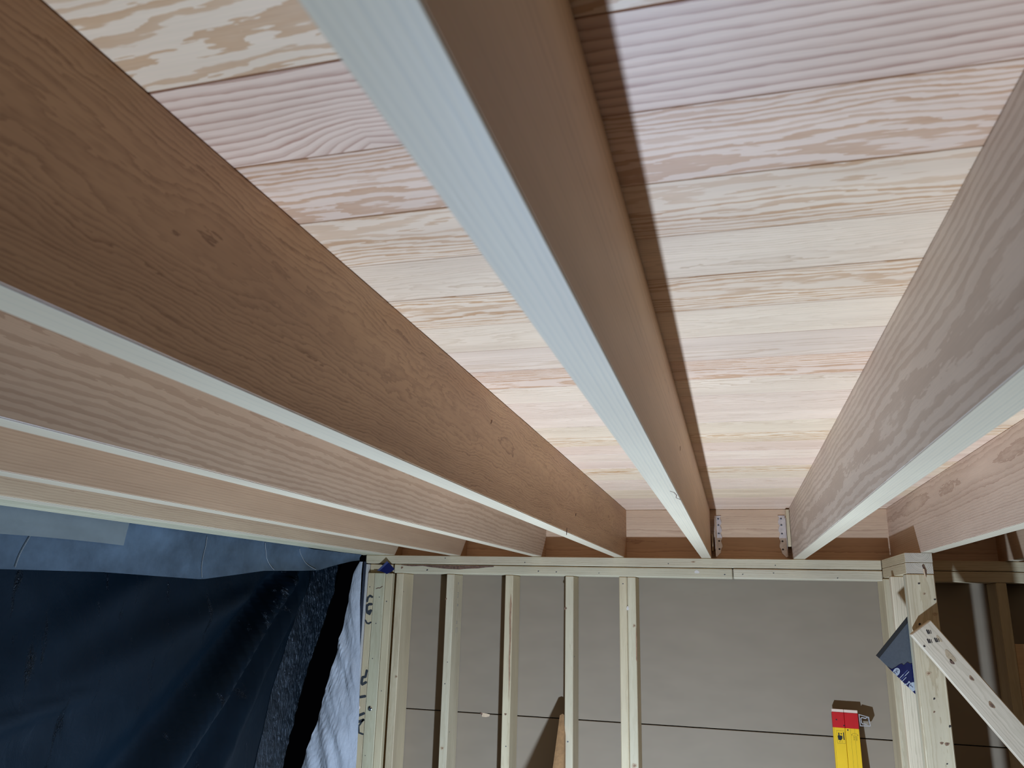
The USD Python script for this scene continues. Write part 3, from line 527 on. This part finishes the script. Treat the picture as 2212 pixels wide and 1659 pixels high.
# aluminium channel on the rail's edge
oc = (TOP + 0.0555 * ux + 0.034 * ax + 0.004 * nz, ux, -ax)
ring = Polygon([(0, 0.019), (0.041, 0.010), (0.044, -0.027), (0.002, -0.029)])
flat('channel_frame', ring.difference(ring.buffer(-0.0028)), oc, -0.032, M['aluminium'], pole, label='hollow aluminium profile clipped to the edge')
flat('channel_frame', LineString([(0.031, 0.0075), (0.028, 0.0035), (0.012, 0.006), (0.0075, 0.001), (0.0085, -0.014), (0.012, -0.019), (0.028, -0.0205)]).buffer(0.0016), oc, -0.032, M['aluminium'], pole)

# ------------------------------------------------------------------ leaning offcut by the single stud
off = thing('wood_offcut', 'brown pointed offcut leaning on the single stud', 'offcut', (-0.75, 3.5, -0.7))
tl, tr = np.array([-0.8245, 3.87, -0.514]), np.array([-0.8035, 3.87, -0.511])
bl, brr = np.array([-0.8160, 3.69, -0.708]), np.array([-0.7660, 3.69, -0.705])
dl, dr_ = bl - tl, brr - tr
bl, brr = tl + dl * 3.6, tr + dr_ * 3.6
n_ = np.cross(tr - tl, bl - tl); n_ /= np.linalg.norm(n_); n_ = n_ if n_[2] < 0 else -n_
tm = (tl + tr) / 2 + np.array([0.002, 0.004, 0.006])
quad = [tl, tm, tr, brr, bl]
vv = np.array(quad + [q + n_ * 0.03 for q in quad])
h = trimesh.convex.convex_hull(vv)
put('body', (np.array(h.vertices), np.array(h.faces)), M['offcut'], off)

# ------------------------------------------------------------------ joist hangers
def hanger(xi, side, label, gap):
    t = thing('joist_hanger', label, 'hanger', (xi, YH, ZB))
    yo = YH - 0.0016
    sc = []
    for i in range(9):
        z = 0.420 - i * 0.0185
        sc += [(0.031 - 0.003 * (i % 2), z), (0.031 - 0.006 * ((i + 1) % 2), z - 0.009)]
    outer = [(0, 0.420)] + sc + [(0.022, 0.245), (0.004, 0.226), (0, 0.226)]
    poly = Polygon([(side * a, b) for a, b in outer]).buffer(0)
    for z in (0.405, 0.375, 0.335, 0.300, 0.262):
        poly = poly.difference(Point(side * 0.017, z).buffer(0.0032, 5))
    flat('flange', poly, FRONT(xi, yo, 0), 0.0016, M['galvanised'], t)
    put('side_plate', cbox((xi - 0.0008, YH - 0.055, 0.226), (xi + 0.0008, YH - 0.0016, 0.405), 0.0003), M['galvanised'], t)
    for z in (0.405, 0.375, 0.335, 0.300, 0.262):
        s = trimesh.creation.icosphere(1, 0.0046); s.apply_scale([1, 0.5, 1]); s.apply_translation([xi + side * 0.017, yo - 0.0016, z])
        put('nail', s, M['nail_steel'], t, smooth=True)
    x2 = xi - side * gap
    put('seat', cbox((min(xi, x2), YH - 0.055, ZB - 0.0004), (max(xi, x2), YH - 0.002, ZB + 0.0014), 0.0003), M['galvanised'], t)
    put('side_plate', cbox((x2 - 0.0008, YH - 0.055, ZB), (x2 + 0.0008, YH - 0.0016, 0.405), 0.0003), M['galvanised'], t)
    flat('flange', Polygon([(0, 0.40), (-side * 0.024, 0.40), (-side * 0.024, 0.25), (-side * 0.004, 0.226), (0, 0.226)]), FRONT(x2, yo, 0), 0.0016, M['galvanised'], t)
    return t
hanger(-0.0815, 1, 'galvanised hanger at the end of the central joist', 0.0675)
hanger(0.2405, -1, 'galvanised hanger at the end of the right joist', 0.0715)
board('shim', (0.2435, YH - 0.05, 0.272), (0.2590, YH - 0.004, 0.444), 'stud_pine', 'z', (0.02, 0.03), 1.0, (1, 0.95, 0.85), label='thin wood shim packed between hanger and right joist', cat='shim')
board('shim', (-0.0980, YH - 0.045, 0.250), (-0.0920, YH - 0.004, 0.330), 'stud_pine', 'z', (0.02, 0.03), 1.0, (1, 0.95, 0.85), label='small sliver of shim in the gap beside the central joist', cat='shim')

# ------------------------------------------------------------------ left side: tarp, plastic, house wrap
def grid(P):
    n, m = P.shape[:2]
    i = np.arange(n * m).reshape(n, m)
    f = np.stack([i[:-1, :-1], i[1:, :-1], i[1:, 1:], i[:-1, 1:]], -1).reshape(-1, 4)
    return P.reshape(-1, 3), f
XT = -2.12
ys, zs = np.linspace(-1.2, 1.0, 150), np.linspace(0.0, 1.0, 120)
tz0, tz1 = 0.30, -ZC + 0.01
P = np.zeros((150, 120, 3))
for a in range(150):
    for b_ in range(120):
        z = tz0 + (tz1 - tz0) * zs[b_]
        ye = 4.038 + (0.432 * (z - 0.118) if z < 0.118 else 0.3 * (z - 0.118))      # slanting free edge
        y = -1.2 + (ye + 1.2) * a / 149
        P[a, b_] = (XT, y, z)
yy, zz = P[..., 1], P[..., 2]
def fold(y0, z0, y1, z1, w, h):
    d = np.array([y1 - y0, z1 - z0]); L_ = np.hypot(*d); d = d / L_
    t = (yy - y0) * d[0] + (zz - z0) * d[1]; s = (yy - y0) * -d[1] + (zz - z0) * d[0]
    ww = w * (0.35 + 0.65 * np.clip(t / L_, 0, 1.6))
    return h * np.exp(-(s / ww) ** 2) * np.clip(t / 0.15, 0, 1) * (1 - 0.6 * np.clip((t - L_) / 1.2, 0, 1))
D = fold(3.62, 0.16, 2.72, -0.64, 0.075, 0.085) - fold(3.55, 0.16, 2.55, -0.60, 0.09, 0.06) + fold(3.75, 0.14, 3.05, -0.70, 0.07, 0.045) - fold(3.70, 0.14, 2.90, -0.70, 0.06, 0.04)
D += fold(3.30, 0.02, 1.9, -0.38, 0.10, 0.03) + fold(2.6, 0.1, 1.5, -0.5, 0.14, 0.03) + fold(2.4, -0.32, 1.6, -0.46, 0.035, 0.018) + 0.02 * np.sin(yy * 3.1 + zz * 2)
q = np.stack([yy * 3.0, zz * 2.2, 0 * yy], -1)
D += 0.05 * (meshkit.fbm(q, 5, 3) - 0.5)
P[..., 0] += D
tp = thing('dark_tarp', 'dark navy tarpaulin hanging in folds along the left side', 'tarp', (XT, 3.0, -ZC))
put('sheet', grid(P), M['tarp'], tp, smooth=True)
# crinkled shiny strip along its free edge
G = P[140:150, 4:112]
gi, gj = np.linspace(0, 9, 46), np.linspace(0, 107, 400)
i0, j0 = np.minimum(gi.astype(int), 8), np.minimum(gj.astype(int), 106)
ri, rj = (gi - i0)[:, None, None], (gj - j0)[None, :, None]
H = (G[i0][:, j0] * (1 - rj) + G[i0][:, j0 + 1] * rj) * (1 - ri) + (G[i0 + 1][:, j0] * (1 - rj) + G[i0 + 1][:, j0 + 1] * rj) * ri
H[..., 0] += 0.002 + 0.030 * np.clip(ri[..., 0] * 0 + gi[:, None] / 3, 0, 1) * np.abs(meshkit.fbm(np.stack([(H[..., 1] - 0.35 * H[..., 2]) * 34, H[..., 2] * 13, 0 * H[..., 1]], -1), 5, 5) - 0.5)
put('crinkled_hem', grid(H), M['tarp_gloss'], tp, smooth=True, label='shiny crinkled hem of the tarp')

XF = -1.912
ky = [-1.2, 1.0, 1.700, 2.098, 2.588, 2.983, 3.30, 3.45, 3.72, 3.836]
kz = [0.03, 0.042, 0.0476, 0.055, 0.0476, 0.095, 0.108, 0.117, 0.172, 0.186]
U, V = 160, 24
P = np.zeros((U, V, 3))
for a in range(U):
    y = -1.2 + 5.00 * a / (U - 1)
    zb = np.interp(y, ky, kz); zt = ZB + 0.018 - 0.020 * max(0.0, min(1.0, (y - 3.2) / 0.15))
    for b_ in range(V):
        t = b_ / (V - 1)
        xf = XF + 0.0475 * max(0.0, min(1.0, (y - 3.36) / 0.44)) ** 2
        P[a, b_] = (xf - 0.012 * math.sin(t * 2.2) + 0.010 * t * t * math.sin(y * 2.6), y, zt + (zb - zt) * t)
P[..., 0] += (0.010 + 0.02 * np.clip(P[..., 1] - 2.5, 0, 0.5)) * (meshkit.fbm(np.stack([P[..., 1] * 5, P[..., 2] * 7, 0 * P[..., 1]], -1), 4, 9) - 0.5) - 0.004
fp = thing('plastic_sheet', 'hazy gray-blue plastic sheet hanging below the outer joist', 'plastic sheet', (XF, 2.0, 0.05))
put('sheet', grid(P), M['poly'], fp, smooth=True)
# lighter overlapping piece and pressed creases
aa = [a for a in range(U) if 0.6 < P[a, 0, 1] < 2.18]
Q = np.zeros((len(aa), 8, 3))
for i, a in enumerate(aa):
    for b_ in range(8):
        s = P[a, :, 2]; z = 0.22 + (0.137 + 0.007 * math.sin(P[a, 0, 1] * 4) - 0.22) * b_ / 7
        j = np.argmin(abs(s - z)); Q[i, b_] = (P[a, j, 0] + 0.006, P[a, 0, 1], z)
put('overlap', grid(Q), M['poly_patch'], fp, smooth=True, label='lighter overlapping piece of plastic')
def crease(y0, y1, t0=0.15, t1=0.97, w=0.0011):
    pts = []
    for i in range(14):
        t = t0 + (t1 - t0) * i / 13; y = y0 + (y1 - y0) * (i / 13) ** 1.6 + 0.004 * math.sin(i * 0.5)
        fa, fb = (y + 1.2) / 5.00 * (U - 1), t * (V - 1)
        ia, ib = int(fa), min(int(fb), V - 2); ra, rb = fa - ia, fb - ib
        q = (P[ia, ib] * (1 - ra) + P[ia + 1, ib] * ra) * (1 - rb) + (P[ia, ib + 1] * (1 - ra) + P[ia + 1, ib + 1] * ra) * rb
        pts.append(q + [0.0035, 0, 0])
    ms = [trimesh.creation.cylinder(w, segment=[pts[i], pts[i + 1]], sections=5) for i in range(13)]
    put('crease', trimesh.util.concatenate(ms), M['poly_crease'], fp, smooth=True)
crease(1.81, 1.78); crease(2.58, 2.585); crease(2.98, 3.06); crease(3.26, 3.42)
# house wrap at the wall end
H0 = [(0.176, -1.868, -1.885), (0.12, -1.870, -1.915), (-0.027, -1.866, -1.934), (-0.258, -1.845, -1.972), (-0.55, -1.826, -2.036), (-0.833, -1.822, -2.118), (-1.4, -1.82, -2.25), (-ZC + 0.01, -1.82, -2.40)]
U, V = 110, 40
P = np.zeros((U, V, 3)); hz = [q[0] for q in H0][::-1]
for a in range(U):
    z = 0.176 + (-ZC + 0.01 - 0.176) * (a / (U - 1)) ** 1.25
    xr, xl = np.interp(z, hz, [q[1] for q in H0][::-1]), np.interp(z, hz, [q[2] for q in H0][::-1])
    for b_ in range(V):
        t = b_ / (V - 1)
        P[a, b_] = (xr + (xl - xr) * t, YW - 0.012 - 0.02 * math.sin(t * 3.1) * min(1, (0.3 - z)) - 0.012, z)
wv = meshkit.fbm(np.stack([(P[..., 0] + 0.35 * P[..., 2]) * 26, P[..., 2] * 5, 0 * P[..., 0]], -1), 4, 11) - 0.5
P[..., 1] += 0.055 * wv * np.clip((0.25 - P[..., 2]) * 2, 0.15, 1) * np.clip((np.arange(V) / (V - 1))[None, :] * 2.2, 0.1, 1)
hw = thing('house_wrap', 'crumpled bluish white house wrap hanging at the left end of the back wall', 'house wrap', (-1.95, YW, -ZC))
put('sheet', grid(P), M['wrap'], hw, smooth=True)
put('dark_backing', cbox((-1.872, YW - 0.003, -0.62), (-1.8575, YW + 0.10, 0.178), 0.0005), M['wrap_dark'], hw, label='dark strip between wrap and edge strip')
b = trimesh.creation.icosphere(2, 0.010); b.apply_scale([1, 0.35, 1]); b.apply_translation([-1.835, YW - 0.020, -0.53])
put('cap_nail', b, M['pole_white'], hw, smooth=True, label='plastic cap nail')
